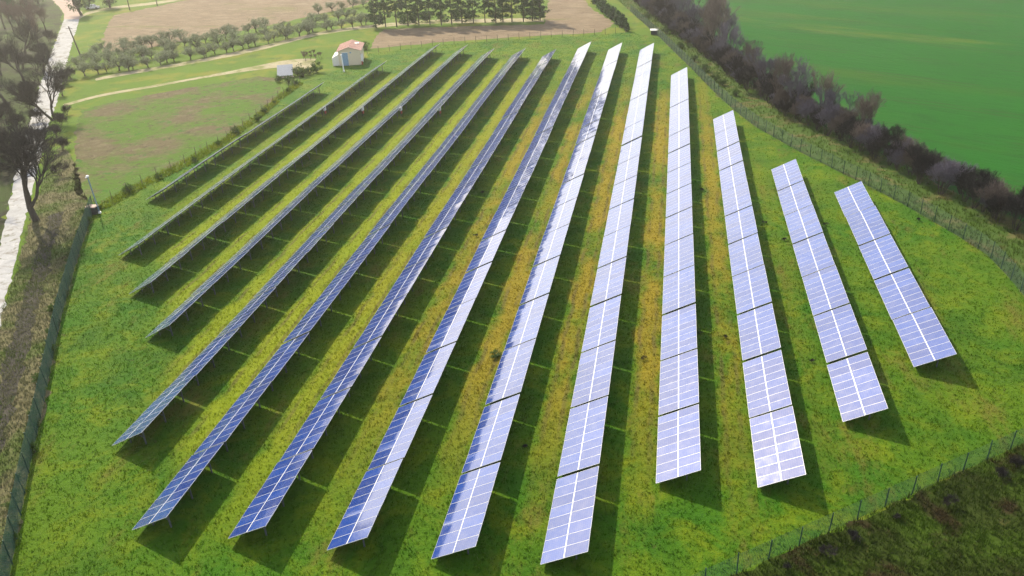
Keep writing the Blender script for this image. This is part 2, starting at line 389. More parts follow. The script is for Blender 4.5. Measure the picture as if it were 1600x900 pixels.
sheet('woodland_floor', xy(A((-620, 640), (-60, 620), (-22, 480), (-4, 400), (14, 320), (30, 250), (47, 190), (64, 130), (78, 88), (92, 52), (98, 18), (84, 2), (60, -22), (-500, -22))), M_wood_floor, 0.004, 1.5, 0.6)
strip('dirt_road', A((-60, 620), (-22, 480), (-4, 400), (14, 320), (30, 250), (47, 190), (64, 130), (78, 88), (92, 52), (100, 30)),
      A((-10, 560), (8, 470), (26, 400), (44, 325), (62, 250), (78, 190), (92, 150), (104, 100), (115, 60), (124, 30)), M_road, 0.012)
strip('dirt_road', A((100, 30), (98, 18), (84, 2), (60, -22)), A((125, 30), (129, 20), (116, 8), (100, -20)), M_pinkroad, 0.016)
strip('field_track', A((124, 26), (140, 18), (180, 10), (262, 0), (360, -20)), A((124, 30), (140, 22), (180, 14), (262, 4), (360, -15)), M_track, 0.020, 0.15)
strip('field_track', A((150, 122), (205, 111), (300, 95), (400, 74), (500, 50), (590, 38), (680, 31), (850, 28)), A((150, 126), (205, 116), (300, 100), (400, 80), (500, 55), (590, 43), (680, 37), (850, 34)), M_track, 0.012, 0.2)
strip('field_track', A((98, 163), (160, 147), (240, 133), (340, 115), (430, 97), (470, 92), (495, 92)), A((98, 167), (160, 150.5), (240, 136.5), (340, 118.5), (430, 106), (470, 108), (490, 104)), M_track, 0.016, 0.2)

# ------------------------------------------------------------------ grass tufts (uncountable)
def grass_blades(name, pts, mat, h0, h1, w, nb, z=0.0):
    n = len(pts); P = np.repeat(pts, nb, 0); m = len(P)
    P = P + rng.normal(0, 0.07, P.shape)
    h = rng.uniform(h0, h1, m); a = rng.uniform(0, 2*np.pi, m); lean = rng.uniform(0.1, 0.8, m)
    ww = w*rng.uniform(0.6, 1.3, m); b = a+np.pi/2
    base = np.c_[P, np.full(m, z)]
    off = np.c_[np.cos(b)*ww, np.sin(b)*ww, np.zeros(m)]
    tip = base + np.c_[np.cos(a)*h*lean, np.sin(a)*h*lean, h]
    V = np.stack([base-off, base+off, tip], 1).reshape(-1, 3)
    return tag(link(name, np_mesh(name, V, np.arange(3*m).reshape(-1, 3)), [mat]), kind='stuff')

def scatter(poly, dens, far_dens=None, y0=60, y1=110):
    P = np.array(poly); lo, hi = P.min(0), P.max(0); n = int((hi-lo).prod()*dens)
    X = rng.uniform(lo, hi, (n, 2)); X = X[pip(X, poly)]
    if far_dens is not None:
        k = np.interp(X[:, 1], [y0, y1], [1, far_dens/dens]); X = X[rng.uniform(0, 1, len(X)) < k]
    # only what stands in front of the camera
    d = X @ np.array([FW.x, FW.y]) + CH*-FW.z*1.0; r = X @ np.array([RT.x, RT.y])
    return X[np.abs(r) < 0.72*np.hypot(d, 10)+6]

def clumped(X, freq, keep):
    s = np.sin(X[:, 0]*freq+np.sin(X[:, 1]*freq*0.7)*2)+np.sin(X[:, 1]*freq*0.9+np.sin(X[:, 0]*freq*0.6)*2.3)
    return X[(s+rng.normal(0, 0.9, len(X))) > keep]
g = grass_blades('grass', scatter(PARK, 14, 3), M_blade, 0.05, 0.20, 0.030, 3)
tag(g, 'short green grass growing over the whole solar park', 'grass')
g = grass_blades('rough_grass', scatter(xy(scr), 30), M_scrubblade, 0.10, 0.50, 0.030, 3, 0.004)
tag(g, 'dark rough grass and weeds outside the near fence', 'grass')
g = grass_blades('dry_grass', scatter(xy(ver), 22, 5), M_vergeblade, 0.08, 0.40, 0.030, 3, 0.004)
tag(g, 'pale dry grass on the verge beside the left fence', 'grass')
g = grass_blades('verge_grass', scatter(xy(hv), 12, 3), M_hvblade, 0.12, 0.55, 0.045, 3, 0.008)
tag(g, 'rough green grass between the right fence and the hedgerow', 'grass')

off = [Vector((.0, .0, 0)), Vector((1.7, -2.2, 0))]
wst = [p+Vector((-.9, 1.1, 0)) for p in FENCE_P]+[p+Vector((1.2, -1.5, 0)) for p in FENCE_P[::-1]]
g = grass_blades('tall_weeds', scatter(xy(wst), 16), M_weed, 0.15, 0.60, 0.05, 3)
tag(g, 'tall yellow-green weeds growing along the plot fence', 'weeds')
# ------------------------------------------------------------------ solar tables
ROWS = [(88.36, 144.5), (72.26, 162.0), (63.94, 179.5), (56.15, 177.8), (41.11, 174.08), (33.31, 174.36), (33.54, 173.12),
        (33.57, 180.13), (33.88, 178.99), (34.48, 178.63), (42.73, 157.35), (43.25, 128.23), (51.32, 106.16), (59.30, 98.61)]
ML, MWD, MG, MC = 1.638, 0.947, 0.010, 0.052       # module length, width, gap, middle gap
TLEN = 8*MWD+7*MG; PITCHY = 7.90
ct, st = math.cos(TILT), math.sin(TILT)

def module_mesh():
    b = MB(); x, y, t, f = ML/2, MWD/2, 0.02, 0.012
    o = [(-x, -y), (x, -y), (x, y), (-x, y)]; i = [(-x+f, -y+f), (x-f, -y+f), (x-f, y-f), (-x+f, y-f)]
    for k in range(4):
        j = (k+1) % 4
        b.face([(*o[k], -t), (*o[j], -t), (*o[j], t), (*o[k], t)], 0)
        b.face([(*o[k], t), (*o[j], t), (*i[j], t), (*i[k], t)], 0)
        b.face([(*i[k], t), (*i[j], t), (*i[j], t-0.004), (*i[k], t-0.004)], 0)
    b.face([(*p, t-0.004) for p in i], 1)
    b.face([(*p, -t) for p in o[::-1]], 2)
    me = b.mesh('solar_module')
    for m in (M_alu, M_cell, M_back): me.materials.append(m)
    return me
mod_me = module_mesh()

def make_table():
    root = empty('solar_table')
    def P(s, y, n=0.0):     # s along the slope from the low edge, n above the glass plane
        return Vector(((s-PW/2)*ct - n*st, y, HLOW + s*st + n*ct))
    for col in range(2):
        s = ML/2 + col*(ML+MC) + 0.0075
        for k in range(8):
            o = bpy.data.objects.new('solar_module', mod_me); C.objects.link(o); o.parent = root
            o.location = P(s, -TLEN/2+MWD/2+k*(MWD+MG)); o.rotation_euler = (0, -TILT, 0)
            o['slot'] = k+col*8
    b = MB()
    a, e = P(PW/2-MC/2+0.002, 0, 0.017), P(PW/2+MC/2-0.002, 0, 0.017)
    y = TLEN/2; up = Vector((-st, 0, ct))*0.006; Y = Vector((0, y, 0))
    b.hexa([a-Y-up, e-Y-up, e+Y-up, a+Y-up, a-Y+up, e-Y+up, e+Y+up, a+Y+up])
    b.build('centre_strip', M_strip, root)
    b = MB()
    for s in (0.45, 1.2, 2.15, 2.9):
        b.bar(P(s, -TLEN/2+0.03, -0.055), P(s, TLEN/2-0.03, -0.055), 0.06, 0.06)
    for y in (-2.75, 0, 2.75):
        b.bar(P(0.25, y, -0.135), P(PW-0.25, y, -0.135), 0.08, 0.09)
    b.build('support_frame', M_steel, root)
    for y in (-2.75, 0, 2.75):
        for s, w in ((0.8, 0.08), (2.3, 0.10)):
            q = P(s, y, -0.18); b = MB(); b.bar((q.x, y, -0.25), q, w, w*0.8)
            if s > 1: b.bar((q.x, y+0.06, 0.45), P(1.45, y+0.06, -0.16), 0.05, 0.05)
            b.build('leg', M_steel, root)
    return root

ORD = ['zeroth', 'first', 'second', 'third', 'fourth', 'fifth', 'sixth', 'seventh', 'eighth', 'ninth', 'tenth', 'eleventh', 'twelfth', 'thirteenth', 'fourteenth', 'fifteenth',
       'sixteenth', 'seventeenth', 'eighteenth', 'nineteenth', 'twentieth']
TENS = {2: 'twenty', 3: 'thirty', 4: 'forty', 5: 'fifty', 6: 'sixty', 7: 'seventy', 8: 'eighty', 9: 'ninety', 10: 'hundred'}
def nth(n):
    if n <= 20: return ORD[n]
    if n >= 100: return 'hundred' + ('th' if n == 100 else '-and-' + nth(n-100))
    t, u = divmod(n, 10)
    return TENS[t][:-1]+'ieth' if u == 0 else TENS[t]+'-'+ORD[u]

proto = make_table(); first = True
wave = lambda x, y: 0.07*math.sin(y*0.11+x*0.05)+0.03*math.sin(y*0.27+x*0.13+1.0)
TAB = {}
for r, (yn, yf) in enumerate(ROWS):
    n = max(1, round((yf-yn)/7.88)); pit = (yf-yn)/n
    for k in range(n):
        t = proto if first else copy_tree(proto); first = False
        x = ROW0+RSTEP*r+PW/2*ct; y = yn+pit*(k+0.5)
        t.location = (x, y, 0.0); t.scale = (1, pit/PITCHY, 1)
        # each table follows the lie of the land: a little higher or lower than the next, never quite in line
        dz = wave(x, y)+random.gauss(0, 0.014); pitch_y = 0.006*math.cos(y*0.11+x*0.05)+random.gauss(0, 0.0015)
        t.location.z = dz
        t.rotation_euler = (pitch_y, random.gauss(0, 0.005), 0)
        for ch in t.children:
            if 'slot' in ch:
                ch.rotation_euler = (random.gauss(0, 0.004), -TILT+random.gauss(0, 0.006)+(0.006 if ch['slot'] > 7 else 0), 0)
        row = 'leftmost row' if r == 0 else 'rightmost row' if r == 13 else nth(r+1)+' row from left' if r < 8 else nth(14-r)+' row from right'
        pos = 'nearest table' if k == 0 else 'farthest table' if k == n-1 else nth(k+1)+' table from near end'
        if r < 3: look = 'thin edge-on grey-blue'
        elif r < 6: look = 'deep blue' if k < n*0.5 else 'pale grey-blue'
        elif r == 6: look = 'royal blue' if k < n*0.4 else 'pale lilac'
        elif r == 7: look = 'half blue, half white' if k < n*0.5 else 'pale silver'
        elif r < 10: look = 'white shining' if 2 < k < n-3 else 'pale silver'
        elif r == 10: look = 'pale lilac' if k < n*0.4 else 'white shining'
        else: look = 'lilac-blue'
        tag(t, f'{look} solar array, {pos} of {row}', 'solar array', 'solar arrays standing in fourteen rows on the grass')
        TAB[r, k] = t
for o in bpy.data.objects:
    if 'slot' in o: del o['slot']

# ------------------------------------------------------------------ trees
def tubes_mesh(segs, sides=3):
    """segs: rows p0(3) p1(3) r0 r1 -> open prisms"""
    S = np.array(segs, float); p, q, r0, r1 = S[:, :3], S[:, 3:6], S[:, 6:7], S[:, 7:8]
    d = q-p; d /= np.linalg.norm(d, axis=1, keepdims=True)+1e-9
    ref = np.where(np.abs(d[:, 2:3]) < 0.9, [[0, 0, 1.0]], [[1.0, 0, 0]])
    a = np.cross(d, ref); a /= np.linalg.norm(a, axis=1, keepdims=True); b = np.cross(d, a)
    V = []
    for c, r in ((p, r0), (q, r1)):
        for i in range(sides):
            t = 2*np.pi*i/sides; V.append(c+a*r*np.cos(t)+b*r*np.sin(t))
    V = np.stack(V, 1); m = len(S)
    F_ = np.array([[i, (i+1) % sides, sides+(i+1) % sides, sides+i] for i in range(sides)])
    return V.reshape(-1, 3), (F_[None]+(np.arange(m)*2*sides)[:, None, None]).reshape(-1, 4)

def grow(rs, height, levels, spread, stems=1, up=0.25, twig_r=0.02, r_base=0.2, len0=0.42, kids=(3, 5), crook=0.25):
    """branching skeleton; returns (thick segments, twig segments, tips)"""
    thick, twigs, tips = [], [], []
    def branch(p, d, L, r, lev):
        n = 3 if lev <= 1 else 2; q = p
        pts = [p]
        for i in range(n):
            d = d+rs.normal(0, crook/n, 3)+np.array([0, 0, up/n]); d /= np.linalg.norm(d)
            q2 = q+d*(L/n); ra, rb = r*(1-0.45*i/n), r*(1-0.45*(i+1)/n)
            (thick if lev < 2 else twigs).append((*q, *q2, max(ra, twig_r*0.6), max(rb, twig_r*0.45)))
            q = q2; pts.append(q)
        if lev >= levels: tips.append(q); return
        for k in range(rs.integers(*kids)+(1 if lev >= 1 else 0)):
            f = rs.uniform(0.35, 1.0) if k else 1.0
            base = pts[0]+(pts[-1]-pts[0])*f if f < 1 else pts[-1]
            side = rs.normal(0, 1, 3); side -= d*side.dot(d); side /= np.linalg.norm(side)+1e-9
            dd = d+side*rs.uniform(0.35, 1.0)*spread; dd /= np.linalg.norm(dd)
            branch(base, dd, L*rs.uniform(0.58, 0.82), r*0.52, lev+1)
    for s in range(stems):
        a = rs.uniform(0, 6.28); t = rs.uniform(0.15, 0.5) if stems > 1 else rs.uniform(0, 0.12)
        d = np.array([math.cos(a)*t, math.sin(a)*t, 1.0]); d /= np.linalg.norm(d)
        branch(np.array([math.cos(a)*0.15*(stems > 1), math.sin(a)*0.15*(stems > 1), -0.1]), d, height*len0*rs.uniform(.85, 1.1), r_base/math.sqrt(stems), 0)
    return thick, twigs, np.array(tips)

def norm_height(thick, twigs, tips, H):
    z = max(max(s[5] for s in twigs), 0.1); k = H/z
    f = lambda L: [(*[c*k for c in s[:6]], s[6], s[7]) for s in L]
    return f(thick), f(twigs), tips*k

def leaf_quads(rs, centres, n, rad, size, flat=0.8):
    c = centres[rs.integers(0, len(centres), n)]
    v = rs.normal(0, 1, (n, 3)); v /= np.linalg.norm(v, axis=1, keepdims=True)
    c = c+v*rad*rs.uniform(0, 1, (n, 1))**0.6*np.array([1, 1, flat])
    a = rs.normal(0, 1, (n, 3)); a /= np.linalg.norm(a, axis=1, keepdims=True)
    b = np.cross(a, rs.normal(0, 1, (n, 3))); b /= np.linalg.norm(b, axis=1, keepdims=True)
    s = size*rs.uniform(0.5, 1.4, (n, 1))
    return np.stack([c-a*s-b*s*.5, c+a*s-b*s*.4, c+a*s*1.1+b*s*.5, c-a*s*.8+b*s*.6], 1).reshape(-1, 3), np.arange(4*n).reshape(-1, 4)

def tree_from(name, thick, crownV, crownF, mats, crown_name='crown'):
    root = empty(name)
    V, Fc = tubes_mesh(thick, 6); link('trunk', np_mesh('trunk', V, Fc, smooth=True), [mats[0]], root)
    link(crown_name, np_mesh(crown_name, crownV, crownF), [mats[1]], root)
    return root

def bare_tree(name, seed, H, levels, spread, stems, tw, mats, **kw):
    rs = np.random.default_rng(seed)
    th, twg, tips = norm_height(*grow(rs, H, levels, spread, stems, twig_r=tw, **kw), H)
    V, Fc = tubes_mesh(twg, 3)
    return tree_from(name, th, V, Fc, mats)

def leafy_tree(name, seed, H, mats, nleaf, size, rx=0.46, rz=0.36, cz=0.60, nclump=16, crad=0.17, stems=3, trunk=0.25):
    """short trunk, limbs reaching out to leaf clumps that fill an uneven crown"""
    rs = np.random.default_rng(seed); th = []; cs = []
    fork = np.array([rs.normal(0, .03)*H, rs.normal(0, .03)*H, trunk*H]); th.append((0, 0, -.1, *fork, 0.045*H, 0.03*H))
    for i in range(nclump):
        v = rs.normal(0, 1, 3); v /= np.linalg.norm(v); v *= rs.uniform(0.35, 1.0)
        c = np.array([v[0]*rx*H, v[1]*rx*H, (cz+v[2]*rz)*H]); mid = fork+(c-fork)*0.5+rs.normal(0, .04, 3)*H
        th.append((*fork, *mid, 0.018*H, 0.011*H)); th.append((*mid, *c, 0.011*H, 0.004*H)); cs.append(c); cs.append(c)
        for q in range(2): cs.append(c+(rs.normal(0, 1, 3)*crad*0.7*H))
    V1, F1 = leaf_quads(rs, np.array(cs), nleaf, crad*H, size, 0.8); V2, F2 = tubes_mesh(th, 5)
    root = empty(name); link('trunk', np_mesh('trunk', V2, F2), [mats[0]], root); link('crown', np_mesh('crown', V1, F1), [mats[1]], root)
    return root

def conifer(name, seed, H, mats, nleaf, width, base):
    rs = np.random.default_rng(seed); th = [(0, 0, -.1, 0, 0, H*.97, 0.17, 0.04)]; cs = []
    for k in range(60):
        z = H*rs.uniform(base, 1.0); f = (z/H-base)/(1-base); R = width*(1-f**1.6)*rs.uniform(0.45, 1.0)+0.15; a = rs.uniform(0, 6.28)
        e = np.array([math.cos(a)*R, math.sin(a)*R, z+R*0.15]); th.append((0, 0, z-R*.15, *e, 0.05, 0.02))
        for t in (0.45, 0.75, 1.0): cs.append(e*np.array([t, t, 1])+rs.normal(0, .15, 3))
    V1, F1 = leaf_quads(rs, np.array(cs), nleaf, 0.55, 0.16, 0.7); V2, F2 = tubes_mesh(th, 5)
    root = empty(name); link('trunk', np_mesh('trunk', V2, F2), [mats[0]], root); link('crown', np_mesh('crown', V1, F1), [mats[1]], root)
    return root

class Kit:
    """prototypes of one kind; the first use of each moves the prototype itself"""
    def __init__(s, protos, H): s.p = protos; s.H = H; s.used = set(); s.i = 0
    def put(s, loc, h, label, cat, group, rz=None, lean=0.0, idx=None, wide=1.0):
        i = s.i % len(s.p) if idx is None else idx; s.i += 1
        o = s.p[i] if i not in s.used else copy_tree(s.p[i]); s.used.add(i)
        k = h/s.H; o.location = (loc[0], loc[1], 0); o.scale = (k*wide, k*wide, k)
        o.rotation_euler = (lean, lean*0.5, random.uniform(0, 6.28) if rz is None else rz)
        return tag(o, label, cat, group)
    def prune(s):
        for i, p in enumerate(s.p):
            if i not in s.used:
                for c in list(p.children): bpy.data.objects.remove(c)
                bpy.data.objects.remove(p)

hedge_tree = Kit([bare_tree('bare_tree', 20+i, 9, 6, 0.62, 2+i % 3, 0.016, (M_bark, (M_twig, M_twigwarm)[i % 2]), up=0.42, r_base=0.30, len0=0.36, kids=(2, 4), crook=.32) for i in range(6)], 9)
shrub = Kit([bare_tree('bare_shrub', 40+i, 4, 5, 0.8, 7, 0.016, (M_bark, (M_twig, M_twigdark, M_twigwarm, M_twigdark)[i]), up=0.25, r_base=0.10, len0=0.42, kids=(2, 5)) for i in range(4)], 4)
dark_tree = Kit([bare_tree('bare_tree', 60+i, 13, 5, 0.85, 1+i % 2, 0.024, (M_bark, M_twigdark), up=0.25, r_base=0.42, len0=0.27, kids=(3, 6), crook=.35) for i in range(3)], 13)
russet = Kit([bare_tree('bare_tree', 70+i, 9, 5, 0.7, 1, 0.026, (M_bark, M_twigbrown), up=0.3, r_base=0.25, len0=0.36, kids=(3, 5)) for i in range(2)], 9)
dark_shrub = Kit([bare_tree('bare_shrub', 80+i, 4, 5, 0.9, 6, 0.020, (M_bark, M_twigdark), up=0.12, r_base=0.14, len0=0.42, kids=(2, 5)) for i in range(3)], 4)
green_bush = Kit([leafy_tree('green_bush', 90+i, 2, (M_bark, M_ivy), 1000, 0.075, rx=0.55, rz=0.42, cz=0.46, nclump=18, crad=0.2, trunk=0.1) for i in range(4)], 2)
olive = Kit([leafy_tree('olive_tree', 110+i, 4, (M_bark, M_olive), 1900, 0.085, rx=0.52, rz=0.34, cz=0.60, trunk=0.2) for i in range(5)], 4)
pine = Kit([conifer('pine_tree', 130+i, 13, (M_bark, M_pine), 4200, 3.0+0.3*i, (0.04, 0.14, 0.22, 0.06)[i]) for i in range(4)], 13)
leafy = Kit([leafy_tree('evergreen_tree', 150+i, 10, (M_bark, M_pine), 4200, 0.16, rx=0.34, rz=0.42, cz=0.55, nclump=26, crad=0.12, trunk=0.2) for i in range(2)], 10)
cypress = Kit([conifer('young_cypress', 170+i, 2.2, (M_bark, M_pine), 500, 0.45, 0.05) for i in range(2)], 2.2)
for p in cypress.p:                                   # slim little columns
    p.children[1].scale = (0.55, 0.55, 1.0)

# hedgerow on the right
def along(path, step):
    out = []; carry = 0.0
    for a, b in zip(path[:-1], path[1:]):
        L = (b-a).length; d = carry
        while d < L:
            out.append(a+(b-a)*(d/L)); d += step
        carry = d-L
    return out
hedge_line = [p+Vector((1.3, 0.6, 0)) for p in HED[1:]]
tall = [(1400, 262, 4.6), (1345, 222, 8.2), (1308, 208, 7.5), (1280, 196, 9.5), (1245, 180, 10.0), (1212, 166, 9.6), (1190, 150, 9.8), (1168, 132, 8.0), (1140, 112, 9.5), (1120, 95, 11.5),
        (1104, 80, 12.5), (1086, 66, 11.5), (1070, 50, 10.5), (1052, 34, 9), (1036, 18, 8.5), (1130, 82, 11), (1110, 58, 11.5), (1088, 36, 10.5), (1066, 14, 10)]
tall = sorted(tall, key=lambda t: -t[1])
for i, (u, v, h) in enumerate(tall):
    where = 'standing alone past the shrubs at the near end' if i == 1 else f'{nth(i+1)} tall tree from the near end'
    hedge_tree.put(at(u, v), h, f'bare purple-grey tree in the right hedgerow, {where}', 'tree', 'bare trees in the right hedgerow', wide=1.05)
sp = along(hedge_line[::-1], 1.9)
cnt = 0
for i, p in enumerate(sp):
    for side in (0, 1):
        if side and i % 2: continue
        q = p+Vector((random.gauss(0, .5)+side*1.9-0.4, random.gauss(0, .4)+side*0.8, 0)); cnt += 1
        dist = q.y
        h = float(np.interp(dist, [60, 80, 100, 120, 260], [4.6, 4.6, 4.4, 4.6, 5.2]))*random.uniform(.65, 1.2)
        shrub.put(q, h, f'bare grey shrub in the right hedgerow, {nth(cnt)} shrub from its near end', 'shrub', 'bare shrubs in the right hedgerow')
for i, (u, v, h) in enumerate([(1010, 28, 1.6), (1040, 52, 1.8), (1062, 75, 1.8), (1085, 96, 1.6), (1100, 112, 1.8), (1118, 126, 1.6), (1128, 134, 1.6), (1150, 150, 1.4)]):
    green_bush.put(at(u, v), h, f'low green bramble bush under the hedgerow beside the right fence, {nth(i+1)} from the far end', 'bush', 'bramble bushes beside the right fence')

# trees on the left along the road
for u, v, h, lab in [(57, 345, 14, 'large dark bare tree beside the pale road, nearest the left photo edge'), (85, 188, 12, 'dark bare tree with slanting stems at the road edge'),
                     (12, 168, 12.5, 'broad dark bare tree left of the road, opposite the slanting one'), (-30, 320, 12, 'dark bare tree cut by the left photo edge'),
                     (-22, 235, 12, 'dark bare tree behind the large one at left edge'), (38, 128, 10, 'dark bare tree left of the road between the shrubs'),
                     (-50, 190, 13, 'dark bare tree far out at the left edge'), (26, 262, 8, 'smaller dark bare tree at the road edge beyond the large one'), (40, 92, 10, 'dark bare tree by the road below the russet ones'), (2, 118, 10, 'dark bare tree at the left edge below the russet ones'), (-70, 260, 13, 'dark bare tree second far out at the left edge'), (70, 112, 7, 'small dark bare tree right at the road edge')]:
    dark_tree.put(at(u, v), h, lab, 'tree', 'dark bare trees along the road')
for i, (u, v, h) in enumerate(sorted([(8, 45, 9), (22, 50, 9), (34, 56, 9), (52, 62, 10), (62, 75, 9), (48, 40, 8.5), (72, 50, 7.5), (-8, 66, 9)])):
    russet.put(at(u, v), h, f'russet bare tree in the top left corner, {nth(i+1)} from the left', 'tree', 'russet bare trees in the top left corner')
for i, (u, v, h) in enumerate(sorted([(95, 275, 2.2), (78, 242, 2.8), (22, 255, 4), (8, 230, 4), (60, 228, 3.5), (30, 205, 4), (10, 195, 4.5), (62, 190, 3), (45, 170, 3.5), (50, 150, 4), (36, 108, 4), (58, 112, 4.5), (68, 90, 4), (104, 132, 3.5), (112, 124, 3), (98, 150, 2.5), (96, 195, 2.5), (88, 215, 2.5), (-8, 270, 4), (-20, 300, 4), (98, 235, 2.4), (105, 180, 2), (20, 92, 3.6), (78, 66, 3.5)], key=lambda t: -t[1])):
    dark_shrub.put(at(u, v), h, f'dark bare shrub beside the pale road on the left, {nth(i+1)} counted from the near end', 'shrub', 'dark shrubs beside the pale road')
for i, (u, v, h) in enumerate([(40, 14, 9), (12, 12, 10), (60, 6, 9), (128, 24, 11), (172, 12, 9), (140, 10, 9), (20, 30, 8)]):
    leafy.put(at(u, v), h, ['dark evergreen tree at the top edge, left of the road', 'dark evergreen tree at the top left corner', 'dark evergreen beside the pink road bend', 'tall evergreen at the road fork',
                            'evergreen tree along the far track behind the parked white car', 'evergreen tree just beyond the road fork', 'dark evergreen among the russet trees'][i], 'tree', 'evergreen trees around the road fork')

# olive grove
def line_px(p0, p1, n): return [(p0[0]+(p1[0]-p0[0])*t, p0[1]+(p1[1]-p0[1])*t) for t in np.linspace(0, 1, n)]
oi = 0
rows_ol = [([(108, 121), (205, 109), (300, 93), (400, 72), (500, 49), (582, 38)], 34, 'front row beside the pale track'),
           ([(120, 108), (210, 97), (300, 81), (400, 60), (500, 38), (565, 26)], 24, 'second row from the pale track'),
           ([(130, 98), (215, 87), (300, 70), (360, 58), (420, 46)], 17, 'third row from the pale track'),
           ([(150, 88), (215, 78), (290, 62)], 9, 'fourth row from the pale track'),
           ([(500, 22), (540, 14), (590, 6)], 6, 'back row by the pine trees')]
for path, n, nm in rows_ol:
    w = [at(*p) for p in path]; L = sum((b-a).length for a, b in zip(w[:-1], w[1:])); pts = along(w, L/(n-0.5))
    for k, p in enumerate(pts):
        q = p+Vector((random.gauss(0, .6), random.gauss(0, .6), 0))
        if nm.startswith('second') and k in (9, 12, 13, 17): continue
        olive.put(q, random.uniform(2.4, 3.9), f'grey-green olive tree, {nth(k+1)} from the left in the {nm}', 'tree', 'olive trees along the pale track', wide=random.uniform(1.0, 1.25))

# pines at the top
for i, u in enumerate([588, 603, 620, 638, 655, 672, 690, 706, 722, 740, 758, 775, 786, 800, 818, 832, 844]):
    v = 43-10*(u-588)/256
    pine.put(at(u, v+random.uniform(-1.5, 1)), random.uniform(11, 13.5) if u < 740 or u > 795 else random.uniform(10, 12), f'dark green pine in the tree belt behind the ploughed strip, {nth(i+1)} from left', 'tree', 'pine trees in the belt at the top')
for i, (u, v) in enumerate([(632, 36), (668, 34), (688, 32), (712, 31), (735, 31), (820, 27), (836, 27)]):
    green_bush.put(at(u, v), 2.6, f'green bush under the pines, {nth(i+1)} from the left', 'bush', 'bushes under the pines')
for i, (u, v) in enumerate([(929, 6), (937, 13), (942, 19), (949, 26), (957, 31), (965, 38), (972, 43), (979, 49)]):
    cypress.put(at(u, v), 3.0 if i < 7 else 2.0, f'small dark cypress, {nth(8-i)} from the back fence in the planted line', 'tree', 'young cypresses in a line')

# bushes along the plot fence
k = 0
for p in along([q+Vector((0.5, -0.7, 0)) for q in FENCE_P], 6.5):
    k += 1
    green_bush.put(p+Vector((random.gauss(0, .5), random.gauss(0, .5), 0)), random.uniform(0.7, 1.5), f'green weed bush along the plot fence, {nth(k)} from the camera pole', 'bush', 'weeds along the plot fence')
for i, (u, v, h) in enumerate([(465, 118, 2.4), (474, 120, 2.2), (484, 117, 1.8), (495, 113, 2.4), (437, 128, 1.6), (452, 130, 1.8), (571, 77, 2.0)]):
    green_bush.put(at(u, v), h, ['leafy bush right beside the tilted grey coop', 'leafy bush second from the tilted grey coop', 'leafy bush third from the tilted grey coop', 'leafy bush with dark shade nearest the white pole',
                                 'leafy bush left in front of the coop', 'leafy bush right in front of the coop', 'green bush behind the corner of the hut'][i], 'bush', 'bushes around the hut yard')
for i, (u, v) in enumerate(sorted([(474, 92), (478, 96), (481, 90), (486, 94), (491, 88), (494, 93), (499, 91), (502, 90), (487, 87)])):
    russet.put(at(u, v), random.uniform(1.3, 2.0), f'small dry brown shrub in the yard beside the hut, {nth(i+1)} from the left', 'shrub', 'dry brown shrubs beside the hut')
# brambles on the left fence and dead stalks near the bottom right
k = 0
for p in along([q+Vector((-0.55, 0, 0)) for q in FENCE_L], 1.7):
    if at(0, 930).y > p.y: continue
    k += 1
    green_bush.put(p+Vector((random.gauss(0, .25), 0, 0)), random.uniform(0.5, 1.15), f'yellow-green bramble on the outer side of the left fence, {nth(k)} from the camera pole', 'bush', 'brambles on the left fence')
for i, (u, v, h) in enumerate(sorted([(1480, 790, .9), (1330, 842, .8), (1290, 868, .9), (1400, 812, .6), (1560, 745, .9), (1588, 730, 1.1), (1230, 890, .6)])):
    dark_shrub.put(at(u, v), h, f'dead brown shrub just outside the near fence, {nth(i+1)} from the left', 'shrub', 'dead shrubs outside the near fence')
for u, v, h, lab in [(775, 557, .5, 'bright green weed patch beside the seventh row from left'), (1090, 520, .35, 'small green weed clump between the fourth and fifth rows from right'), (1040, 640, .3, 'small green weed clump near the end of the fifth row from right'), (985, 330, .3, 'green weed clump in the lane behind the white shining rows')]:
    green_bush.put(at(u, v), h, lab, 'weeds', 'green weed clumps between the rows', wide=2.2)
for i, (u, v) in enumerate(sorted([(1096, 298), (1226, 376), (1290, 352), (1005, 562), (1134, 528), (755, 302), (744, 370), (1435, 345), (1195, 350), (820, 700), (1268, 566)])):
    dark_shrub.put(at(u, v), 0.4, f'dark dead weed tuft on the grass between rows, {nth(i+1)} from the left', 'weeds', 'dead weed tufts between the rows', wide=1.3)
for kit in (hedge_tree, shrub, dark_tree, russet, dark_shrub, green_bush, olive, pine, leafy, cypress): kit.prune()

# ------------------------------------------------------------------ fences
def fence(name, path, label, h=1.9, step=2.5, wood=False, mesh_step=0.22, lean=0.0, wr=0.007):
    root = empty(name, path[0]); o0 = Vector(path[0]); tag(root, label, 'fence')
    pts = along([Vector(p) for p in path], step)[:100]
    for p in pts:
        q = p-o0; b = MB(); top = Vector((random.gauss(lean, .04), random.gauss(0, .04), h*random.uniform(.95, 1.05)))
        b.tube(q+Vector((0, 0, -.2)), q+top, 0.045 if not wood else 0.055, 0.04, 6)
        b.build('post', M_wood if wood else M_post, root)
    segs = []
    for a, b in zip(pts[:-1], pts[1:]):
        a, b = a-o0, b-o0
        for k in range(int((h-0.1)/mesh_step)+1):
            z = 0.1+k*mesh_step; segs.append((a.x, a.y, z, b.x, b.y, z, wr, wr))
        n = int((b-a).length/mesh_step)
        if not wood:
            for k in range(n):
                c = a+(b-a)*(k/n); segs.append((c.x, c.y, 0.05, c.x, c.y, h-0.05, wr, wr))
    V, Fc = tubes_mesh(segs, 3)
    link('wire_mesh', np_mesh('wire_mesh', V, Fc), [M_wire if not wood else M_steel], root)
    return root
fence('wire_fence', FENCE_L, 'dark green wire fence along the left side of the park', 2.0, 2.4, mesh_step=0.15, wr=0.014)
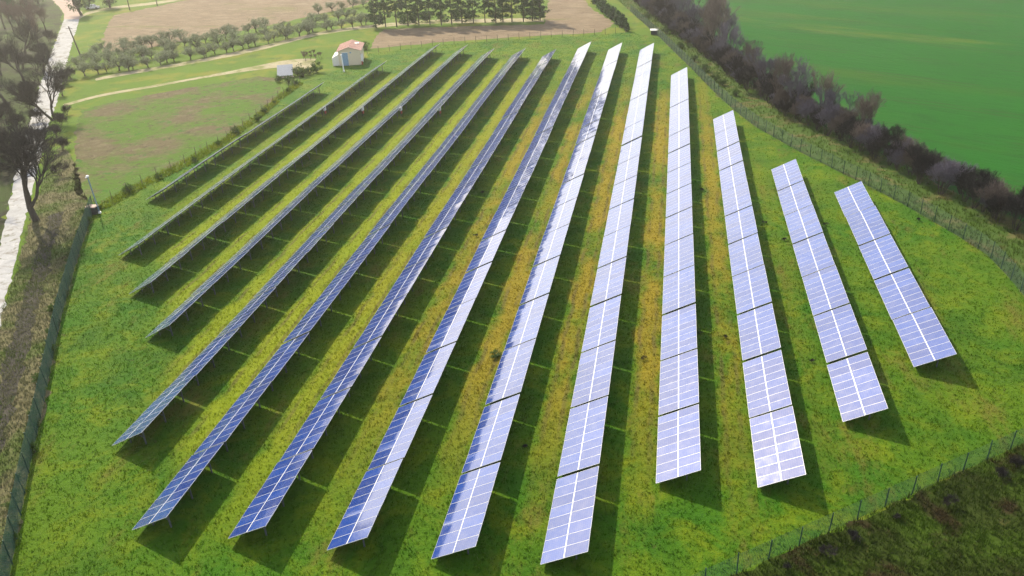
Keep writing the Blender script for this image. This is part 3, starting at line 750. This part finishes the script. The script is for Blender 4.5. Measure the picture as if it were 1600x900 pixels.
fence('wire_fence', FENCE_R, 'dark green wire fence curving along the right hedgerow', 1.9, 2.4, mesh_step=0.17, wr=0.010)
fence('wire_fence', FENCE_S, 'green wire fence crossing the bottom right corner', 1.75, 2.45, mesh_step=0.13, wr=0.006)
fence('wire_fence', FENCE_B, 'thin post fence behind the far ends of the rows', 1.5, 2.6, wood=True, mesh_step=0.4)
fence('wire_fence', FENCE_P, 'post and wire fence between the weedy plot and the park', 1.5, 3.0, wood=True, mesh_step=0.4)

# ------------------------------------------------------------------ hut
fl, fr = at(531, 103), at(565, 101)
W_ = (fr-fl).length; ang = math.atan2(fr.y-fl.y, fr.x-fl.x); D_ = 7.2; Hh = 3.1; rise = 0.75
hut = empty('hut', fl, ang); tag(hut, 'small cream hut with pink tiled roof and blue door', 'hut')
b = MB()
b.hexa([(0, 0, 0), (W_, 0, 0), (W_, D_, 0), (0, D_, 0), (0, 0, Hh), (W_, 0, Hh), (W_, D_, Hh), (0, D_, Hh)])
b.face([(0, 0, Hh+.001), (W_, 0, Hh+.001), (W_/2, 0, Hh+rise)]); b.face([(W_, D_, Hh+.001), (0, D_, Hh+.001), (W_/2, D_, Hh+rise)])
b.build('wall', M_render, hut)
b = MB()
sl = rise/(W_/2); ov = 0.35
for s in (-1, 1):
    x1 = W_/2+s*(W_/2+ov); z1 = Hh-ov*sl; x0, z0 = W_/2, Hh+rise
    q = [(x0, -ov, z0+.01), (x1, -ov, z1+.01), (x1, D_+ov, z1+.01), (x0, D_+ov, z0+.01)]
    b.hexa(q+[(x, y, z+.12) for x, y, z in q])
    for i in range(1, 24):           # courses of tiles running down the slope
        y = -ov+(D_+2*ov)*i/24
        b.bar((x0+s*.02, y, z0+.14), (x1-s*.02, y, z1+.14), 0.10, 0.05)
roof = b.build('roof', M_tile, hut)
b = MB(); xm = W_*0.78; zm = Hh+rise-(xm-W_/2)*sl+.22
b.box((xm, D_*.68, zm), (.9, 1.1, .16)); b.build('skylight', M_white, roof)
b = MB(); b.box((W_*.29, -.03, 1.35), (1.25, .08, 2.7), 0); dr = b.build('door', M_bluedoor, hut)
b = MB(); b.box((W_*.29+.45, -.10, 1.2), (.06, .08, .2)); b.build('handle', M_steel, dr)
for z, w in ((2.76, 1.45),):
    b = MB(); b.box((W_*.29, -.035, z), (w, .11, .10)); b.build('door_frame', M_whitewall, dr)
b = MB(); b.box((W_*.56, -.06, 2.7), (.35, .12, .25)); b.build('wall_lamp', M_bluedoor, hut)
b = MB(); b.box((W_+.22, .6, 1.3), (.40, .9, 1.6)); b.build('meter_box', M_white, hut)
b = MB(); b.box((W_+.2, .05, .35), (.3, .3, .7)); b.build('wall_base', M_red, hut)
b = MB(); b.hexa([(-1.5, .3, 0), (-.01, .3, 0), (-.01, D_-1, 0), (-1.5, D_-1, 0), (-1.5, .3, 1.7), (-.01, .3, 2.4), (-.01, D_-1, 2.4), (-1.5, D_-1, 1.7)])
b.build('side_annexe', M_whitewall, hut)
def pole(name, base, h, r, mat, label, cat='pole', lean=(0, 0), head=None, arms=False):
    o = empty(name, base); tag(o, label, cat)
    b = MB(); b.tube((0, 0, -.2), (lean[0], lean[1], h), r, r*.75, 8); b.build('shaft', mat, o)
    if head == 'camera':
        b = MB(); b.box((lean[0], lean[1], h+.10), (.22, .34, .2)); b.tube((lean[0], lean[1]-.15, h+.08), (lean[0], lean[1]-.38, h+.02), .07, .08, 8); b.build('camera_housing', M_white, o)
        b = MB(); b.tube((0, 0, 0), (0, 0, .22), .22, .2, 10); b.build('footing', M_white, o)
    if arms:
        b = MB(); b.bar((-.9+lean[0], lean[1], h-.5), (.9+lean[0], lean[1], h-.5), .09); b.build('crossarm', M_wood, o)
        for x in (-.75, .75):
            b = MB(); b.tube((x+lean[0], lean[1], h-.45), (x+lean[0], lean[1], h-.2), .06, .04, 6); b.build('insulator', M_white, o)
    return o
pole('camera_pole', at(156, 333), 5.0, 0.09, M_bluepole, 'blue-grey pole with white camera head at the left fence corner', lean=(-.15, 0), head='camera')
pole('camera_pole', at(537.5, 112), 3.4, 0.16, M_white, 'white pole standing in front of the blue hut door', lean=(-.1, 0), head='camera')
pole('utility_pole', at(128, 92), 7.5, 0.17, M_wood, 'tilted wooden utility pole beside the pale road', lean=(-1.2, 0.2), arms=True)
pole('utility_pole', at(203, 16), 6.5, 0.16, M_wood, 'wooden utility pole by the far track, far left', arms=True)
pole('utility_pole', at(246, 9), 6.5, 0.16, M_wood, 'wooden utility pole by the far track at the top edge', arms=True)
# control box beside the pole
cb = empty('control_box', at(147, 334)); tag(cb, 'dark electrical box with pinkish lid beside the camera pole', 'box')
b = MB(); b.box((0, 0, .5), (1.0, .6, 1.0)); b.build('cabinet', M_dark, cb)
b = MB(); b.box((0, 0, 1.06), (1.35, .95, .12)); b.build('lid', M_pink, cb)
b = MB(); b.box((-.2, -.31, .5), (.04, .04, .25)); b.build('handle', M_steel, cb)
# white feed box near the back fence
wb = empty('white_box', at(1022, 54)); tag(wb, 'small white box with dark front near the far right fence', 'box')
b = MB(); b.box((0, .1, .55), (1.5, .9, .9)); b.build('body', M_dark, wb)
b = MB(); b.hexa([(-.95, -.6, .98), (.95, -.6, .98), (.95, .75, 1.12), (-.95, .75, 1.12), (-.95, -.6, 1.08), (.95, -.6, 1.08), (.95, .75, 1.22), (-.95, .75, 1.22)]); b.build('lid', M_white, wb)
for x in (-.65, .65):
    b = MB(); b.box((x, 0, .05), (.1, .8, .1)); b.build('foot', M_wood, wb)
# coop with a tilted grey roof
cp = empty('coop', at(447, 120), 0.35); tag(cp, 'small coop with tilted grey roof below the pale yard track', 'coop')
b = MB(); b.hexa([(-1.3, -1, 0), (1.3, -1, 0), (1.3, 1, 0), (-1.3, 1, 0), (-1.3, -1, .7), (1.3, -1, .7), (1.3, 1, 1.9), (-1.3, 1, 1.9)]); b.build('wall', M_wood, cp)
b = MB(); b.hexa([(-1.6, -1.5, .5), (1.6, -1.5, .5), (1.6, 1.3, 2.15), (-1.6, 1.3, 2.15), (-1.6, -1.5, .58), (1.6, -1.5, .58), (1.6, 1.3, 2.23), (-1.6, 1.3, 2.23)]); b.build('roof', M_grey, cp)
b = MB(); b.box((0, -1.55, .3), (3.4, .5, .12)); b.build('step', M_pink, cp)
# parked car by the far track
car = empty('parked_car', at(146, 14), 0.3); tag(car, 'small white car parked by the far track', 'car')
b = MB(); b.hexa([(-2, -.85, .3), (2, -.85, .3), (2, .85, .3), (-2, .85, .3), (-1.95, -.8, .9), (1.9, -.8, .8), (1.9, .8, .8), (-1.95, .8, .9)])
b.hexa([(-1.7, -.78, .9), (1.0, -.78, .87), (1.0, .78, .87), (-1.7, .78, .9), (-1.3, -.65, 1.45), (.35, -.65, 1.45), (.35, .65, 1.45), (-1.3, .65, 1.45)]); b.build('body', M_white, car)
b = MB(); b.hexa([(.42, -.62, 1.38), (.98, -.72, .95), (.98, .72, .95), (.42, .62, 1.38), (.46, -.62, 1.40), (1.04, -.72, .97), (1.04, .72, .97), (.46, .62, 1.40)]); b.build('windscreen', M_glassd, car)
for x in (-1.25, 1.25):
    for y in (-.86, .86):
        b = MB(); b.tube((x, y-.1, .32), (x, y+.1, .32), .32, .32, 12); b.build('wheel', M_dark, car)
# inverter boxes hung behind four tables
for u, v, lab in ((505, 172, 'second row from left'), (562, 172, 'third row from left'), (620, 172, 'fourth row from left'), (681, 172, 'fifth row from left')):
    p = at(u, v, 1.1); r = ['second', 'third', 'fourth', 'fifth'].index(lab.split()[0])+1
    x = ROW0+RSTEP*r+2.55*ct+0.25
    o = empty('inverter_box', (x, p.y, 0)); tag(o, f'white inverter box under the {lab} of solar arrays', 'inverter', 'inverter boxes behind the rows')
    b = MB(); b.box((0, 0, 1.35), (.28, .7, .6)); b.build('casing', M_strip, o)
    b = MB(); b.box((.02, 0, .72), (.25, .5, .4)); b.build('switch', M_red, o)
    b = MB(); b.bar((0, -.3, -.1), (0, -.3, 1), .06); b.bar((0, .3, -.1), (0, .3, 1), .06); b.build('stand', M_steel, o)

# ------------------------------------------------------------------ light
SUN_AZ, SUN_EL = math.radians(-40), math.radians(39.5)
S = Vector((math.sin(SUN_AZ)*math.cos(SUN_EL), math.cos(SUN_AZ)*math.cos(SUN_EL), math.sin(SUN_EL)))
sd = bpy.data.lights.new('sun', 'SUN'); sd.energy = 4.6; sd.angle = math.radians(0.55); sd.color = (1.0, 0.88, 0.64)
so = bpy.data.objects.new('sun', sd); C.objects.link(so); so.rotation_euler = (-S).to_track_quat('-Z', 'Y').to_euler()
CLOUD_LO, CLOUD_HI, CLOUD_L = 0.26, 0.62, 10.0
w = bpy.data.worlds.new('World'); scene.world = w; w.use_nodes = True; nt = w.node_tree
bg = nt.nodes['Background']; sky = nt.nodes.new('ShaderNodeTexSky'); sky.sky_type = 'NISHITA'
sky.sun_disc = False; sky.sun_elevation = SUN_EL; sky.sun_rotation = SUN_AZ
sky.air_density = 1.0; sky.dust_density = 2.0; sky.ozone_density = 1.0
# unseen low clouds and thin veil, added so the panels reflect white
tcw = nt.nodes.new('ShaderNodeTexCoord'); sep = nt.nodes.new('ShaderNodeSeparateXYZ'); nt.links.new(tcw.outputs['Generated'], sep.inputs[0])
def wn(typ, **kw):
    nd = nt.nodes.new(typ)
    for k, v in kw.items(): setattr(nd, k, v)
    return nd
def wl(a, b): nt.links.new(a, b)
st3 = wn('ShaderNodeVectorMath', operation='MULTIPLY'); wl(tcw.outputs['Generated'], st3.inputs[0]); st3.inputs[1].default_value = (1, 1, 3.0)
nz = wn('ShaderNodeTexNoise'); wl(st3.outputs[0], nz.inputs['Vector']); nz.inputs['Scale'].default_value = 3.2; nz.inputs['Detail'].default_value = 7; nz.inputs['Roughness'].default_value = 0.58
def wr(x, a, b):
    nd = wn('ShaderNodeMapRange', interpolation_type='SMOOTHSTEP'); wl(x, nd.inputs['Value']); nd.inputs['From Min'].default_value = a; nd.inputs['From Max'].default_value = b; return nd.outputs[0]
def wm(a, b, op='MULTIPLY'):
    nd = wn('ShaderNodeMath', operation=op)
    for i, v in enumerate((a, b)):
        if isinstance(v, bpy.types.NodeSocket): wl(v, nd.inputs[i])
        else: nd.inputs[i].default_value = v
    return nd.outputs[0]
low = wm(wr(sep.outputs['Z'], 0.50, 0.22), wr(nz.outputs['Fac'], CLOUD_LO, CLOUD_HI))
veil = wm(wr(nz.outputs['Fac'], 0.30, 0.70), 0.42)
cover = wm(low, veil, 'MAXIMUM')
cm = wn('ShaderNodeMix', data_type='RGBA'); wl(cover, cm.inputs[0]); wl(sky.outputs[0], cm.inputs[6]); cm.inputs[7].default_value = (CLOUD_L, CLOUD_L*0.97, CLOUD_L*0.95, 1)
nt.links.new(cm.outputs[2], bg.inputs[0]); bg.inputs[1].default_value = 0.13

# ------------------------------------------------------------------ air
HAZE = 0.0005
if HAZE:
    R_ = 2600; b = MB(); b.hexa([(-R_, -R_, -1.0), (R_, -R_, -1.0), (R_, R_, -1.0), (-R_, R_, -1.0), (-R_, -R_, 42), (R_, -R_, 42), (R_, R_, 42), (-R_, R_, 42)])
    hz = bpy.data.materials.new('haze_air'); hz.use_nodes = True; t = hz.node_tree; t.nodes.clear()
    vo = t.nodes.new('ShaderNodeVolumePrincipled'); vo.inputs['Color'].default_value = (1.0, 0.97, 0.88, 1); vo.inputs['Density'].default_value = HAZE; vo.inputs['Anisotropy'].default_value = 0.76
    ou = t.nodes.new('ShaderNodeOutputMaterial'); t.links.new(vo.outputs[0], ou.inputs['Volume'])
    tag(b.build('haze', hz), kind='stuff')

scene.render.engine = 'CYCLES'
scene.cycles.max_bounces = 6; scene.cycles.transparent_max_bounces = 8; scene.cycles.volume_bounces = 0
scene.cycles.use_denoising = True
vs = scene.view_settings; vs.view_transform = 'Standard'; vs.look = 'None'; vs.exposure = 0.6; vs.gamma = 1.0; vs.use_curve_mapping = False
